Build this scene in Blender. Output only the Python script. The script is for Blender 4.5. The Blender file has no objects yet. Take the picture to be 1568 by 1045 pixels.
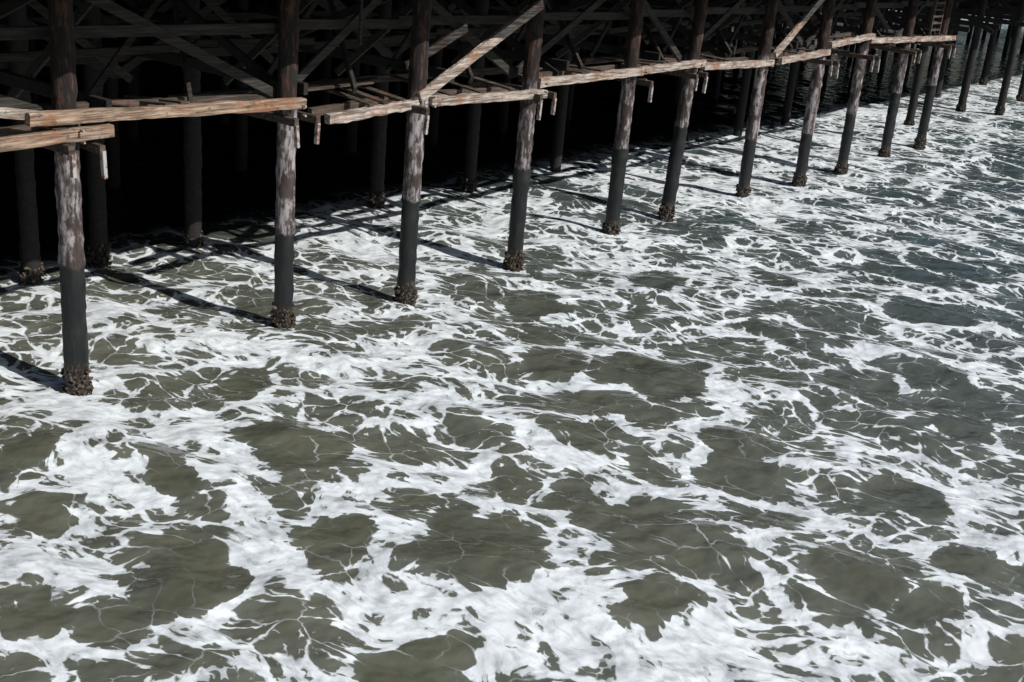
import bpy, math, random
import numpy as np
from mathutils import Vector, Matrix
random.seed(7); rng=np.random.RandomState(5)
sc=bpy.context.scene
sc.view_settings.view_transform='Standard'; sc.view_settings.look='None'; sc.view_settings.exposure=0
# ---------- camera
CH=11.5; TH=math.radians(20.2); RO=math.radians(5.15)
R=Vector((1,0,0)); U=Vector((0,math.sin(TH),math.cos(TH))); F=Vector((0,math.cos(TH),-math.sin(TH)))
cx=R*math.cos(RO)+U*math.sin(RO); cy=-R*math.sin(RO)+U*math.cos(RO)
cd=bpy.data.cameras.new('camera'); cam=bpy.data.objects.new('camera',cd); sc.collection.objects.link(cam)
m=Matrix(((cx.x,cy.x,-F.x,0),(cx.y,cy.y,-F.y,0),(cx.z,cy.z,-F.z,CH),(0,0,0,1)))
cam.matrix_world=m; cd.sensor_width=36; cd.lens=42.34; cd.clip_end=9000; cd.clip_start=.5
sc.camera=cam
# ---------- light
az=math.radians(120.2); el=math.radians(39.6)
w=bpy.data.worlds.new('World'); sc.world=w; w.use_nodes=True
nt=w.node_tree; bg=nt.nodes['Background']; sky=nt.nodes.new('ShaderNodeTexSky'); sky.sky_type='NISHITA'
sky.sun_disc=False; sky.sun_elevation=el; sky.sun_rotation=az; nt.links.new(sky.outputs[0],bg.inputs[0]); bg.inputs[1].default_value=.06
sd=bpy.data.lights.new('sun','SUN'); sd.energy=4.8; sd.angle=math.radians(.5); sd.color=(1,.96,.90)
so=bpy.data.objects.new('sun',sd); sc.collection.objects.link(so)
tosun=Vector((math.sin(az)*math.cos(el),math.cos(az)*math.cos(el),math.sin(el)))
so.rotation_euler=tosun.to_track_quat('Z','Y').to_euler(); so.location=(40,-20,60)

# ---------- node helper
class N:
    def __init__(s,name):
        s.mat=bpy.data.materials.new(name); s.mat.use_nodes=True; s.t=s.mat.node_tree; s.b=s.t.nodes['Principled BSDF']
    def set(s,sock,v):
        if isinstance(v,bpy.types.NodeSocket): s.t.links.new(v,sock)
        else: sock.default_value=v
    def m(s,op,a,b=0.0,c=None,clamp=False):
        n=s.t.nodes.new('ShaderNodeMath'); n.operation=op; n.use_clamp=clamp
        s.set(n.inputs[0],a); s.set(n.inputs[1],b)
        if c is not None: s.set(n.inputs[2],c)
        return n.outputs[0]
    def v(s,op,a,b=(0,0,0)):
        n=s.t.nodes.new('ShaderNodeVectorMath'); n.operation=op; s.set(n.inputs[0],a)
        if op=='SCALE': s.set(n.inputs[3],b)
        else: s.set(n.inputs[1],b)
        return n.outputs[0]
    def noise(s,vec,scale,detail=3,rough=.5,col=False,dim='3D'):
        n=s.t.nodes.new('ShaderNodeTexNoise'); n.noise_dimensions=dim; s.set(n.inputs['Vector'],vec); n.inputs['Scale'].default_value=scale
        n.inputs['Detail'].default_value=detail; n.inputs['Roughness'].default_value=rough
        return n.outputs['Color' if col else 'Fac']
    def vor(s,vec,scale,feat='DISTANCE_TO_EDGE',rnd=1.0):
        n=s.t.nodes.new('ShaderNodeTexVoronoi'); n.feature=feat; n.voronoi_dimensions='2D'
        s.set(n.inputs['Vector'],vec); n.inputs['Scale'].default_value=scale; n.inputs['Randomness'].default_value=rnd
        return n.outputs['Distance']
    def mapping(s,vec,loc=(0,0,0),rot=(0,0,0),scale=(1,1,1)):
        n=s.t.nodes.new('ShaderNodeMapping'); s.set(n.inputs[0],vec); n.inputs[1].default_value=loc; n.inputs[2].default_value=rot; n.inputs[3].default_value=scale
        return n.outputs[0]
    def ss(s,x,lo,hi,a=0.,b=1.):
        n=s.t.nodes.new('ShaderNodeMapRange'); n.interpolation_type='SMOOTHSTEP'
        s.set(n.inputs[0],x); s.set(n.inputs[1],lo); s.set(n.inputs[2],hi); s.set(n.inputs[3],a); s.set(n.inputs[4],b)
        return n.outputs[0]
    def mix(s,f,a,b):
        n=s.t.nodes.new('ShaderNodeMix'); n.data_type='RGBA'; s.set(n.inputs[0],f); s.set(n.inputs[6],a if not isinstance(a,tuple) else a+(1,)*(4-len(a))); s.set(n.inputs[7],b if not isinstance(b,tuple) else b+(1,)*(4-len(b)))
        return n.outputs[2]
    def pos(s): return s.t.nodes.new('ShaderNodeNewGeometry').outputs['Position']
    def obj(s): return s.t.nodes.new('ShaderNodeTexCoord').outputs['Object']
    def attr(s,name,o='Fac'):
        n=s.t.nodes.new('ShaderNodeAttribute'); n.attribute_name=name; return n.outputs[o]
    def sep(s,vec):
        n=s.t.nodes.new('ShaderNodeSeparateXYZ'); s.set(n.inputs[0],vec); return n.outputs
    def bump(s,h,strength,dist,prev=None):
        n=s.t.nodes.new('ShaderNodeBump'); s.set(n.inputs['Height'],h); n.inputs['Strength'].default_value=strength; n.inputs['Distance'].default_value=dist
        if prev: s.set(n.inputs['Normal'],prev)
        return n.outputs[0]

# ---------- water material
M=N('sea_water_foam'); P=M.pos()
W=M.attr('foam_flow','Vector')
jit=M.v('SCALE',M.v('SUBTRACT',M.noise(W,1.5,3,.5,True,'2D'),(.5,.5,.5)),.48)
Sw=M.v('ADD',W,jit)
fine=M.noise(Sw,4.5,4,.6,False,'2D')
L=M.m('ADD',M.attr('foam_amount'),M.m('MULTIPLY',M.m('SUBTRACT',fine,.5),.24),clamp=True)
e2=M.vor(Sw,1.50); c3=M.vor(Sw,2.7,'F1'); c4=M.vor(Sw,6.5,'F1')
f2=M.ss(M.m('SUBTRACT',M.m('MULTIPLY_ADD',L,.48,-.14),e2),-.035,.035)
g=M.m('MULTIPLY_ADD',L,-1.10,1.17)
f3=M.ss(M.m('SUBTRACT',c3,g),-.03,.06)
g4=M.m('MULTIPLY_ADD',L,-1.25,1.24)
f4=M.ss(M.m('SUBTRACT',c4,g4),-.05,.12)
thm=M.ss(M.m('ADD',M.noise(W,.8,2,.5,False,'2D'),M.m('MULTIPLY',L,.7)),.50,.88,.02,.70)
thr=M.m('MULTIPLY',M.ss(e2,.0,.036,1,0),thm)
full=M.ss(L,.82,1.04)
foam=M.m('MAXIMUM',M.m('MAXIMUM',f2,M.m('MULTIPLY',f3,.95)),M.m('MAXIMUM',M.m('MULTIPLY',f4,.70),M.m('MAXIMUM',M.m('MULTIPLY',thr,.7),full)))
foam=M.m('MULTIPLY',foam,M.ss(fine,.25,.58,.68,1.0))
painted_shade=M.attr('under_pier_shade')
foam=M.m('MULTIPLY',foam,M.m('SUBTRACT',1.0,painted_shade),clamp=True)  # foam faded out under the pier so the painted shade reads dark
xyz=M.sep(P)
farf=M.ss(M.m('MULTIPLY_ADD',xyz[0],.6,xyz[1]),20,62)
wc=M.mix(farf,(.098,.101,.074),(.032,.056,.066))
wc=M.mix(M.m('MULTIPLY',M.ss(M.noise(P,.45,3,.5,False,'2D'),.4,.65),.4),wc,(.058,.066,.052))
wc=M.mix(M.m('MULTIPLY',L,.5),wc,(.20,.225,.21))
wc=M.mix(painted_shade,wc,(.004,.008,.012))  # near-black water colour paints the shade under the deck
fc=M.mix(fine,(.58,.64,.69),(.80,.84,.87))
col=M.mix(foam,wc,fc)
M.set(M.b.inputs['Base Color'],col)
M.set(M.b.inputs['Roughness'],M.ss(foam,0,.6,.12,.8))
M.b.inputs['IOR'].default_value=1.33
M.set(M.b.inputs['Specular IOR Level'],M.ss(foam,0,1,.7,.15))
h=M.m('ADD',M.noise(M.mapping(P,rot=(0,0,.5),scale=(1,1.5,1)),1.1,2,.4),M.m('MULTIPLY',M.noise(P,9,2,.5),.03))
M.set(M.b.inputs['Normal'],M.bump(h,.8,.27))
water_mat=M.mat

# ---------- pier frame
PX,PY=-9.92,25.46; ANG=math.atan2(.8076,.5896); dx,dy=math.cos(ANG),math.sin(ANG)
front=[(0,0),(6.44,.17),(10.74,-.40),(16.2,-.25),(22.28,-.1),(26.68,.15),(32.78,-.06),(37.75,-.42),(42.67,-.39),(48.74,-.22),(54.77,0)]
inner=[(-2.0,7.4),(3.3,7.2),(6,7.9),(9.13,7.4),(18.1,7.9),(23.4,7.7),(29.2,7.6),(35,7.8),(41,7.6),(47,7.8),(53,7.6)]
right=[(61,3.0),(72.4,3.5),(74,1.3),(83.9,2.7),(91,7.8),(78,7.2)]
# ---------- water mesh
def axis(a,b,st,far):
    c=list(np.arange(a,b+1e-6,st)); s=st; l=a; lo=[]
    while l>-far: s*=1.2; l-=s; lo.append(l)
    s=st; h=c[-1]; hi=[]
    while h<far: s*=1.2; h+=s; hi.append(h)
    return np.array(lo[::-1]+c+hi)
xs=axis(-17,42,.11,4500); ys=axis(13,96,.13,4500)
X,Y=np.meshgrid(xs,ys); nx,ny=len(xs),len(ys)
tab=rng.rand(256,256)*2*math.pi; GX,GY=np.cos(tab),np.sin(tab)
def gn(x,y,sd=0):
    x=x+sd*17.13; y=y+sd*9.71
    xi=np.floor(x).astype(int); yi=np.floor(y).astype(int); fx=x-xi; fy=y-yi
    u=fx*fx*fx*(fx*(fx*6-15)+10); v=fy*fy*fy*(fy*(fy*6-15)+10)
    def c(i,j):
        a=(xi+i)&255; b=(yi+j)&255; return GX[b,a]*(fx-i)+GY[b,a]*(fy-j)
    return ((c(0,0)*(1-u)+c(1,0)*u)*(1-v)+(c(0,1)*(1-u)+c(1,1)*u)*v)*1.5
def fbm(x,y,o=3,sd=0):
    r=0;a=1
    for i in range(o): r=r+a*gn(x*2**i,y*2**i,sd+i*3); a*=.5
    return r
vt=rng.rand(256,256,2)
def f12(x,y):
    xi=np.floor(x).astype(int); yi=np.floor(y).astype(int); F1=np.full(x.shape,9.); F2=np.full(x.shape,9.)
    for i in (-1,0,1):
        for j in (-1,0,1):
            p=vt[(yi+j)&255,(xi+i)&255]; d=np.hypot(xi+i+p[...,0]-x,yi+j+p[...,1]-y)
            F2=np.minimum(F2,np.maximum(F1,d)); F1=np.minimum(F1,d)
    return F1,F2
Z=np.zeros_like(X)
for i in range(22):
    lam=10**rng.uniform(math.log10(1.3),math.log10(9)); th=math.radians(65+rng.normal()*32); k=2*math.pi/lam
    Z+=.0090*lam**.75*np.sin(k*(X*math.cos(th)+Y*math.sin(th))+rng.uniform(0,6.28))
fade=np.clip((110-Y)/40,0,1)*np.clip((X+30)/16,0,1)*np.clip((65-X)/20,0,1)*np.clip((Y-2)/10,0,1); Z*=fade
# swirl advection of the foam coordinates
def advect(steps,scales):
    qx,qy=X.copy(),Y.copy()
    for it in range(steps):
        for s_,amp in scales:
            e=.04; a=gn(qx/s_,(qy+e*s_)/s_,int(s_*5)); b=gn(qx/s_,(qy-e*s_)/s_,int(s_*5)); c=gn((qx+e*s_)/s_,qy/s_,int(s_*5)); d=gn((qx-e*s_)/s_,qy/s_,int(s_*5))
            qx=qx+(a-b)/(2*e)*amp; qy=qy-(c-d)/(2*e)*amp
    return qx,qy
def sst(x,a,b): t=np.clip((x-a)/(b-a),0,1); return t*t*(3-2*t)
ca,sa=math.cos(math.radians(27)),math.sin(math.radians(27))
far=sst(Y+.6*X,26,55)
qx,qy=advect(3,((3.8,.17),(1.6,.035)))
FX,FY=(qx*ca-qy*sa)*.64,(qx*sa+qy*ca)
lx,ly=advect(2,((2.6,.09),))
LX,LY=(lx*ca-ly*sa)*.72,(lx*sa+ly*ca)
f1,f2=f12(FX*.40+3.3,FY*.40+7.1); edge=f2-f1
g1,g2=f12(FX*.95+8.3,FY*.95+1.1); edge2=g2-g1
am=.085+.17*fbm(FX*.16,FY*.16,3,2)+.15*gn(FX*.7,FY*.7,5)
am+=.44*np.exp(-edge/.18)+.28*np.exp(-edge2/.17)*(.65+.35*np.exp(-edge/.3))
rx,ry=X-PX,Y-PY; A=rx*dx+ry*dy; Nn=-rx*dy+ry*dx
am+=.21*np.exp(-((Nn-2)/8)**2)+.05*far
wx,wy=X+.6*fbm(X*.6,Y*.6,3,7),Y+.6*fbm(X*.6,Y*.6,3,11)
pools=[(-6.7,22.1,.8,1.0),(-6.2,26.5,.7,.9),(-4.6,23.5,1.4,1.0),(-.2,19.6,1.35,1.15),(-5.5,17.6,1.15,1.7),(3.1,18.3,.75,1.1),(5.3,24.6,1.2,1.4),(11.4,32.2,1.1,1.3),(-7.1,16.2,.6,.7),(-2.9,19.6,.95,.8),(.6,34.4,.8,1.1),(3.8,29.8,1.5,1.5),(-.9,16.2,1.1,.8),(-9.8,21.8,.6,.9),(9,23.8,.7,.8),(-8.4,19.9,1,.8),(1.2,29.7,1,1.1),(4.5,38.2,1,1.3),(13.5,37.4,1.5,1.4),(6.7,19.9,.7,.7),(11.8,27.8,.7,.9),(8,19,.7,.6),(9.6,20.8,.7,.7)]
for x,y,a,b in pools:
    d=np.hypot((wx-x)/a,(wy-y)/b); s_=sst(d,1.2,.86); am=am*(1-s_)+(.04+.14*gn(X,Y,3))*s_; am+=.30*np.exp(-np.abs(d-1.26)/.13)*(1-s_)
bands=[[(-11.5,24.9),(-10,24.9),(-8.9,23.6),(-8.6,22.1),(-7.9,21),(-7.8,19.7)],[(-9.3,24.6),(-6.9,24.5),(-5.7,22.1),(-4.7,21.1),(-3.9,19),(-3,18),(-1.6,17.6),(-.1,18.1),(1.7,17.4),(3.4,17.1),(5.5,16.8)],
[(-2.3,22.8),(0,21.7),(1.3,21.2),(1.5,19.2),(2.05,17.6)],[(-3.4,26.8),(-.2,25.9),(1.3,24.8),(3.3,23.2),(5.4,23),(6.7,22.3),(5.7,21.2)],[(-.4,18.2),(.2,15.9)],[(-3.4,21.4),(-2,22.8),(-.1,23.8)],[(5.3,30.7),(5.6,27.6),(4,25)],
[(-8.5,17.9),(-6.7,17.4),(-6.5,18)],[(3.5,17.3),(3.9,19.2)],[(-11.2,30.5),(-6.1,28.8),(-1.3,28.1)],[(8.8,33.1),(13.5,32.7),(14.2,31.2)],[(-7.5,15.6),(-6.2,15.6),(-4.4,16.6),(-4.2,18.9)],[(5,20.1),(5.8,18.4),(7.3,16.9)],[(1.3,24.8),(2.6,22.6),(4,22.8)]]
bd=np.full(X.shape,99.)
for pl in bands:
    for (x0,y0),(x1,y1) in zip(pl[:-1],pl[1:]):
        ux,uy=x1-x0,y1-y0; t=np.clip(((wx-x0)*ux+(wy-y0)*uy)/(ux*ux+uy*uy),0,1)
        bd=np.minimum(bd,np.hypot(wx-x0-t*ux,wy-y0-t*uy))
wid=np.clip(.23+.22*gn(X*.5,Y*.5,21),.08,.55)
am=am+np.clip(.95+.1*gn(X*.8,Y*.8,31)-am,0,.75)*np.exp(-np.maximum(bd-.05,0)/wid)
for a,n in front+inner+right:
    px,py=PX+a*dx-n*dy,PY+a*dy+n*dx
    am+=.4*np.exp(-(np.hypot(X-px,Y-py)/.5)**2)
am=np.clip(am,-.2,.97)
under=sst(Nn,7.2,10.5)*(1-sst(A,95,170))  # mask of the shade painted into water and foam colour
verts=np.stack([X,Y,Z],-1).reshape(-1,3)
idx=np.arange(nx*ny).reshape(ny,nx)
faces=np.stack([idx[:-1,:-1],idx[:-1,1:],idx[1:,1:],idx[1:,:-1]],-1).reshape(-1,4)
me=bpy.data.meshes.new('sea_water'); me.vertices.add(len(verts)); me.vertices.foreach_set('co',verts.ravel())
me.loops.add(faces.size); me.loops.foreach_set('vertex_index',faces.ravel().astype(np.int32))
me.polygons.add(len(faces)); me.polygons.foreach_set('loop_start',np.arange(0,faces.size,4,dtype=np.int32)); me.polygons.foreach_set('loop_total',np.full(len(faces),4,dtype=np.int32))
me.polygons.foreach_set('use_smooth',np.ones(len(faces),dtype=bool))
for nm,ar in (('foam_amount',am),('under_pier_shade',under)):
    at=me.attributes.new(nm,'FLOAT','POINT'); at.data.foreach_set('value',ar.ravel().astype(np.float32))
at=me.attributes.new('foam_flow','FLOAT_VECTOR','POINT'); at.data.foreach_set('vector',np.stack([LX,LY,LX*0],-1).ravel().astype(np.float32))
me.update(); me.materials.append(water_mat)
wo=bpy.data.objects.new('sea_water',me); sc.collection.objects.link(wo)

# ---------- wood materials
def wood(name,c1,c2,c3,amt=.5,rough=.85,lo=.52):
    m=N(name); o=m.obj()
    st=m.noise(m.mapping(o,scale=(.5,5,8)),2.2,5,.65)
    pt=m.noise(o,1.3,5,.7)
    c=m.mix(m.ss(st,.35,.68),c1,c2); c=m.mix(m.ss(pt,lo,lo+.15,0,amt),c,c3)
    c=m.mix(m.ss(m.noise(o,5,4,.7),.56,.68,0,.6),c,(.03,.02,.015))
    m.set(m.b.inputs['Base Color'],c); m.b.inputs['Roughness'].default_value=rough
    m.set(m.b.inputs['Normal'],m.bump(st,.8,.03)); return m.mat
pale=wood('bleached_timber',(.12,.085,.065),(.50,.44,.39),(.23,.10,.05),.75,.85,.51)
rusty=wood('weathered_rusty_timber',(.09,.055,.037),(.42,.31,.23),(.24,.11,.055),.78,.85,.49)
brown=wood('rust_stained_timber',(.020,.014,.010),(.10,.075,.058),(.14,.055,.028),.7)
dark=wood('shade_darkened_timber',(.004,.004,.0035),(.015,.0145,.013),(.016,.010,.007),.5)  # tone lowered to put the deep under-pier shadow into the colour
m=N('timber_pile'); o=m.pos(); z=m.sep(o)[2]
oi=m.t.nodes.new('ShaderNodeObjectInfo').outputs['Random']
off=m.m('MULTIPLY_ADD',oi,1.2,-.6)
nz=m.noise(m.mapping(o,scale=(6,6,1.3)),1.4,6,.7); nb=m.noise(m.mapping(o,scale=(1,1,.6)),2.4,4,.6)
zz=m.m('ADD',m.m('ADD',z,off),m.m('MULTIPLY',m.m('SUBTRACT',nb,.5),.6))
black=m.mix(m.ss(nb,.45,.7),(.005,.007,.008),(.014,.015,.015))
black=m.mix(m.m('MULTIPLY',m.ss(nz,.62,.74),.45),black,(.07,.045,.027))
bark=m.mix(m.ss(m.m('ADD',nz,m.m('MULTIPLY_ADD',oi,.08,-.04)),.40,.62),(.03,.022,.02),(.33,.30,.31))
bark=m.mix(m.ss(nb,.47,.58,0,.92),bark,(.035,.022,.019))
c=m.mix(m.ss(zz,3.0,3.08),black,bark)
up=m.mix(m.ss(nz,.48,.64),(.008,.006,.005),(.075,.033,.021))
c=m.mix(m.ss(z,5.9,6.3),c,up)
c=m.mix(m.ss(m.m('ADD',z,m.m('MULTIPLY',nb,.4)),.75,.95,1,0),c,m.mix(m.ss(m.noise(o,14,3),.45,.65),(.010,.008,.006),(.09,.065,.045)))
m.set(m.b.inputs['Base Color'],c); m.set(m.b.inputs['Roughness'],m.ss(z,2.8,3.4,.45,.9))
m.set(m.b.inputs['Normal'],m.bump(nz,.9,.04)); pile_mat=m.mat
m=N('mussel_crust'); o=m.pos(); c=m.mix(m.ss(m.noise(o,11,3,.6),.42,.62),(.008,.007,.006),(.11,.08,.055))
m.set(m.b.inputs['Base Color'],c); m.b.inputs['Roughness'].default_value=.6; m.set(m.b.inputs['Normal'],m.bump(m.noise(o,30,3),1,.03)); crust=m.mat
m=N('galvanised_strap'); m.b.inputs['Roughness'].default_value=.6
m.set(m.b.inputs['Base Color'],m.mix(m.ss(m.noise(m.pos(),7,4),.45,.6),(.36,.35,.34),(.16,.08,.05))); strap=m.mat

pier=bpy.data.objects.new('timber_pier',None); sc.collection.objects.link(pier); pier.location=(PX,PY,0); pier.rotation_euler=(0,0,ANG)
class MB:
    def __init__(s): s.v=[]; s.f=[]
    def beam(s,p0,p1,w,h,seg=1,jit=0.0,up=(0,0,1)):
        p0=Vector(p0);p1=Vector(p1); d=(p1-p0).normalized(); u=Vector(up)
        if abs(d.dot(u))>.97: u=Vector((0,1,0))
        sx=d.cross(u).normalized(); uz=sx.cross(d).normalized(); b=len(s.v)
        ch=min(w,h)*.09
        prof=[(-w/2+ch,-h/2),(w/2-ch,-h/2),(w/2,-h/2+ch),(w/2,h/2-ch),(w/2-ch,h/2),(-w/2+ch,h/2),(-w/2,h/2-ch),(-w/2,-h/2+ch)]
        for i in range(seg+1):
            c=p0.lerp(p1,i/seg)
            jj=(random.gauss(0,jit),random.gauss(0,jit))
            for x,y in prof:
                s.v.append(c+sx*(x+jj[0]*.5+random.gauss(0,jit*.6))+uz*(y+jj[1]*.5+random.gauss(0,jit*.6)))
        for i in range(seg):
            for k in range(8):
                a=b+i*8+k; a2=b+i*8+(k+1)%8; s.f.append((a,a2,a2+8,a+8))
        s.f.append(tuple(b+k for k in range(7,-1,-1))); s.f.append(tuple(b+seg*8+k for k in range(8)))
    def pile(s,a,n,z0,z1,r0,r1,lean=(0,0),seg=16,rings=24,jit=.012,collar=None):
        b=len(s.v); ph=random.uniform(0,6.28)
        for i in range(rings+1):
            t=i/rings; z=z0+(z1-z0)*t; r=r0+(r1-r0)*t
            if collar and abs(z-collar)<.12: r*=1.07
            for k in range(seg):
                th=2*math.pi*k/seg; rr=r*(1+.035*math.sin(2*th+ph+z*.4)+.02*math.sin(5*th+ph*2+z))+random.gauss(0,jit)
                s.v.append(Vector((a+lean[0]*z/6+rr*math.cos(th),n+lean[1]*z/6+rr*math.sin(th),z)))
        for i in range(rings):
            for k in range(seg):
                q=b+i*seg; s.f.append((q+k,q+(k+1)%seg,q+seg+(k+1)%seg,q+seg+k))
    def lump(s,c,r):
        b=len(s.v); x=Vector((random.gauss(0,1),random.gauss(0,1),random.gauss(0,1))).normalized()
        y=x.orthogonal().normalized(); zq=x.cross(y)
        for i,(hh,rr) in enumerate(((-1,0.25),(-.3,.9),(.4,.85),(1,.2))):
            for k in range(6):
                th=k*math.pi/3; s.v.append(Vector(c)+x*hh*r*1.4+ (y*math.cos(th)+zq*math.sin(th)*.7)*rr*r)
        for i in range(3):
            for k in range(6): q=b+i*6; s.f.append((q+k,q+(k+1)%6,q+6+(k+1)%6,q+6+k))
        s.f.append(tuple(b+k for k in range(5,-1,-1))); s.f.append(tuple(b+18+k for k in range(6)))
    def out(s,name,mat,smooth=False):
        me=bpy.data.meshes.new(name); me.from_pydata([tuple(v) for v in s.v],[],s.f); me.update()
        if smooth: me.polygons.foreach_set('use_smooth',[True]*len(me.polygons))
        me.materials.append(mat); ob=bpy.data.objects.new(name,me); sc.collection.objects.link(ob); ob.parent=pier; return ob
TOP=9.5
for i,(a,n) in enumerate(front+inner[:6]+right):
    b=MB(); lean=(0,0)
    if i==5: lean=(.25,-.1)
    col=random.uniform(2.9,3.4)
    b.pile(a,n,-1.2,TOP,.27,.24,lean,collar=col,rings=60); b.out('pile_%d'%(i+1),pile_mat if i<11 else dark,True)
    b=MB()
    hgt=random.uniform(.45,.7)
    for k in range(110):
        th=random.uniform(0,6.28); z=random.uniform(-.15,hgt)*(1-.25*random.random()); r=.27+random.uniform(0,.05)*(1.3-z)
        b.lump((a+r*math.cos(th),n+r*math.sin(th),z),random.uniform(.03,.065))
    b.out('mussels_%d'%(i+1),crust)
b=MB()
A0=-40
for r in range(1,9):
    n=.2+7.6*r
    for j in range(int((160-A0)/5.8)):
        a=A0+j*5.8+random.uniform(-.4,.4)
        if r==1 and -4<a<27: continue
        if r==1 and a>58: continue
        b.pile(a,n+random.uniform(-.3,.3),-1,TOP,.26,.24,seg=8,rings=2,jit=0)
for a in (-6.2,-12,-18,-24,-30,-36): b.pile(a,0,-1,TOP,.27,.24,seg=12,rings=8)
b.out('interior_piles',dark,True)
b=MB()
for k in range(12):
    n0=-2.9+k*6.1; b.beam((-45,n0+3.04,9.72),(165,n0+3.04,9.72),6.07,.2)
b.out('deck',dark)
b=MB()
for n in np.arange(-2.6,70,2.4): b.beam((-44,n,9.4),(164,n,9.4),.12,.3)
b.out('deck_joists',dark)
b=MB(); b.beam((-45,71.2,4),(165,71.2,4),.4,14); b.out('rear_sky_blocker',dark)  # unseen wall, added to keep bright sky from reflecting under the deck
b=MB()
for r in range(0,7):
    n=.2+7.6*r
    if r: 
        b.beam((-40,n-.36,6.2),(120,n-.36,6.2),.12,.28); b.beam((-40,n+.36,8.0),(150,n+.36,8.0),.12,.28)
    for j in range(27):
        a=A0+j*5.8
        if r>3 and random.random()<.4: continue
        if r:
            s=1 if (j+r)%2 else -1
            b.beam((a,n-.45,7.3-1.6*s),(a+5.8,n-.45,7.3+1.6*s),.1,.26)
        if (j%2)==0: b.beam((a+.3,n,6.1),(a+.3,n+7.6,9.2),.1,.26)
        else: b.beam((a-.3,n,9.2),(a-.3,n+7.6,6.1),.1,.26)
        b.beam((a+.42,n-.3,6.45),(a+.42,n+7.9,6.45),.14,.3)
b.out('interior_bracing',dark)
b=MB(); b2=MB()
for i in range(10):
    a0=front[i][0]; a1=front[i+1][0]
    b.beam((a0,1.9,6.05+random.uniform(-.1,.1)),(a1,1.9,6.05+random.uniform(-.1,.1)),.14,.22,4,.01)
    b2.beam((a0,3.8,7.0+random.uniform(-.2,.2)),(a1,3.8,7.0),.12,.2)
    b2.beam((a0,.5,8.0),(a1+.5,.5,7.9),.14,.26)
    if i%2: b2.beam((a0,.45,6.2),(a1,.45,9.2),.12,.24)
    else: b2.beam((a1,.45,6.2),(a0,.45,9.2),.12,.24)
    mid=(a0+a1)/2
    b2.beam((mid,-.1,6.3),(mid+2.4,3.8,9),.1,.22); b2.beam((a0+1,3.8,6),(a0+1.2,.6,8.7),.1,.22)
    b2.beam((mid-1,2.4,6.2),(mid+1.6,2.6,8.9),.08,.18); b2.beam((mid+2,5,6),(mid-1.8,5,8.8),.08,.2)
b2.beam((-8,.5,8.),(0,.5,8.),.14,.26); b2.beam((-7,.45,8.8),(-.2,.45,6.3),.12,.24)
b2.beam((8.6,-.2,9.3),(8.6,-.2,7.5),.07,.07)
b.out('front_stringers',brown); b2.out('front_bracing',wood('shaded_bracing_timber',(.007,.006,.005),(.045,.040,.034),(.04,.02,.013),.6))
zs=[(-7,.8,5.9,6.02,-.48),(-1.1,6.5,6.40,6.16,-.36),(7.2,11.0,5.72,5.87,-.5),(11.0,16.5,5.93,5.76,-.66),(16.3,22.4,6.08,6.12,-.5),(22.4,27,6.12,6.17,-.42),(27.05,33,6.02,5.87,-.38),(33.1,38,5.98,6.15,-.66),(38.05,43,6.45,6.7,-.66),(43,49,6.45,6.3,-.5),(49.05,55.6,6.3,6.15,-.42)]
b=MB(); b2=MB()
for i,(a0,a1,z0,z1,n) in enumerate(zs): (b2 if i<2 else b).beam((a0,n,z0),(a1,n,z1),.2,.27,18,.015)
b.out('ledger_beams',pale); b2.out('rusty_ledger_beams',rusty)
b=MB()
for (a0,a1,z0,z1,n) in zs:
    b.beam((a0+.3,n+.95,z0-.02),(a1-.2,n+.95,z1-.02),.16,.24,8,.012)
    for k in range(3):
        aa=random.uniform(a0+.6,a1-.8); b.beam((aa,n-.02,(z0+z1)/2+.17),(aa+random.uniform(-.2,.2),2.0,6.2),.24,.05,2,.006)
    if random.random()<.7:
        aa=random.uniform(a0,a1-2.5); b.beam((aa,.9,6.22),(aa+2.6,.95,6.25),.3,.05,3,.008)
        b.beam((aa+.5,1.4,6.22),(aa+3.3,1.35,6.25),.28,.05,3,.008)
b.out('catwalk_boards',brown)
b=MB()
b.beam((10.6,-.62,6.05),(16.1,-.5,8.5),.12,.3,10,.01)
b.beam((32.9,-.5,6.2),(36.9,-.5,8.6),.12,.3,8,.01)
b.beam((11.1,.35,6.75),(13.6,.35,7.75),.1,.26,5,.01)
b.beam((-3.2,.1,6.8),(-.6,-.3,6.4),.12,.2,4,.01)
b.out('diagonal_braces',pale)
s2=MB(); br=MB()
for i,(a,n) in enumerate(front):
    for sg in (-.36,.38):
        if random.random()<.85:
            br.beam((a+sg,n-.75,5.72+random.uniform(-.05,.05)),(a+sg,1.9,5.72),.14,.2,3,.008)
            s2.beam((a+sg+.02,n-.72,5.66),(a+sg+.02+random.uniform(-.06,.06),n-.72,5.1+random.uniform(-.1,.1)),.09,.12)
    for dz in (-.12,.12): s2.beam((a-.05,n-.63,6.0+dz),(a-.05,n-.75,6.0+dz),.05,.05)
br.out('cross_ties',brown); s2.out('hanger_straps',strap)
b=MB()
for aa in (51.2,52.6): b.beam((aa,-.5,6.4),(aa+.1,-.45,9.2),.1,.14)
for k in range(7): b.beam((51.2,-.5,6.7+k*.35),(52.7,-.5,6.7+k*.35),.08,.09)
b.out('access_ladder',brown)
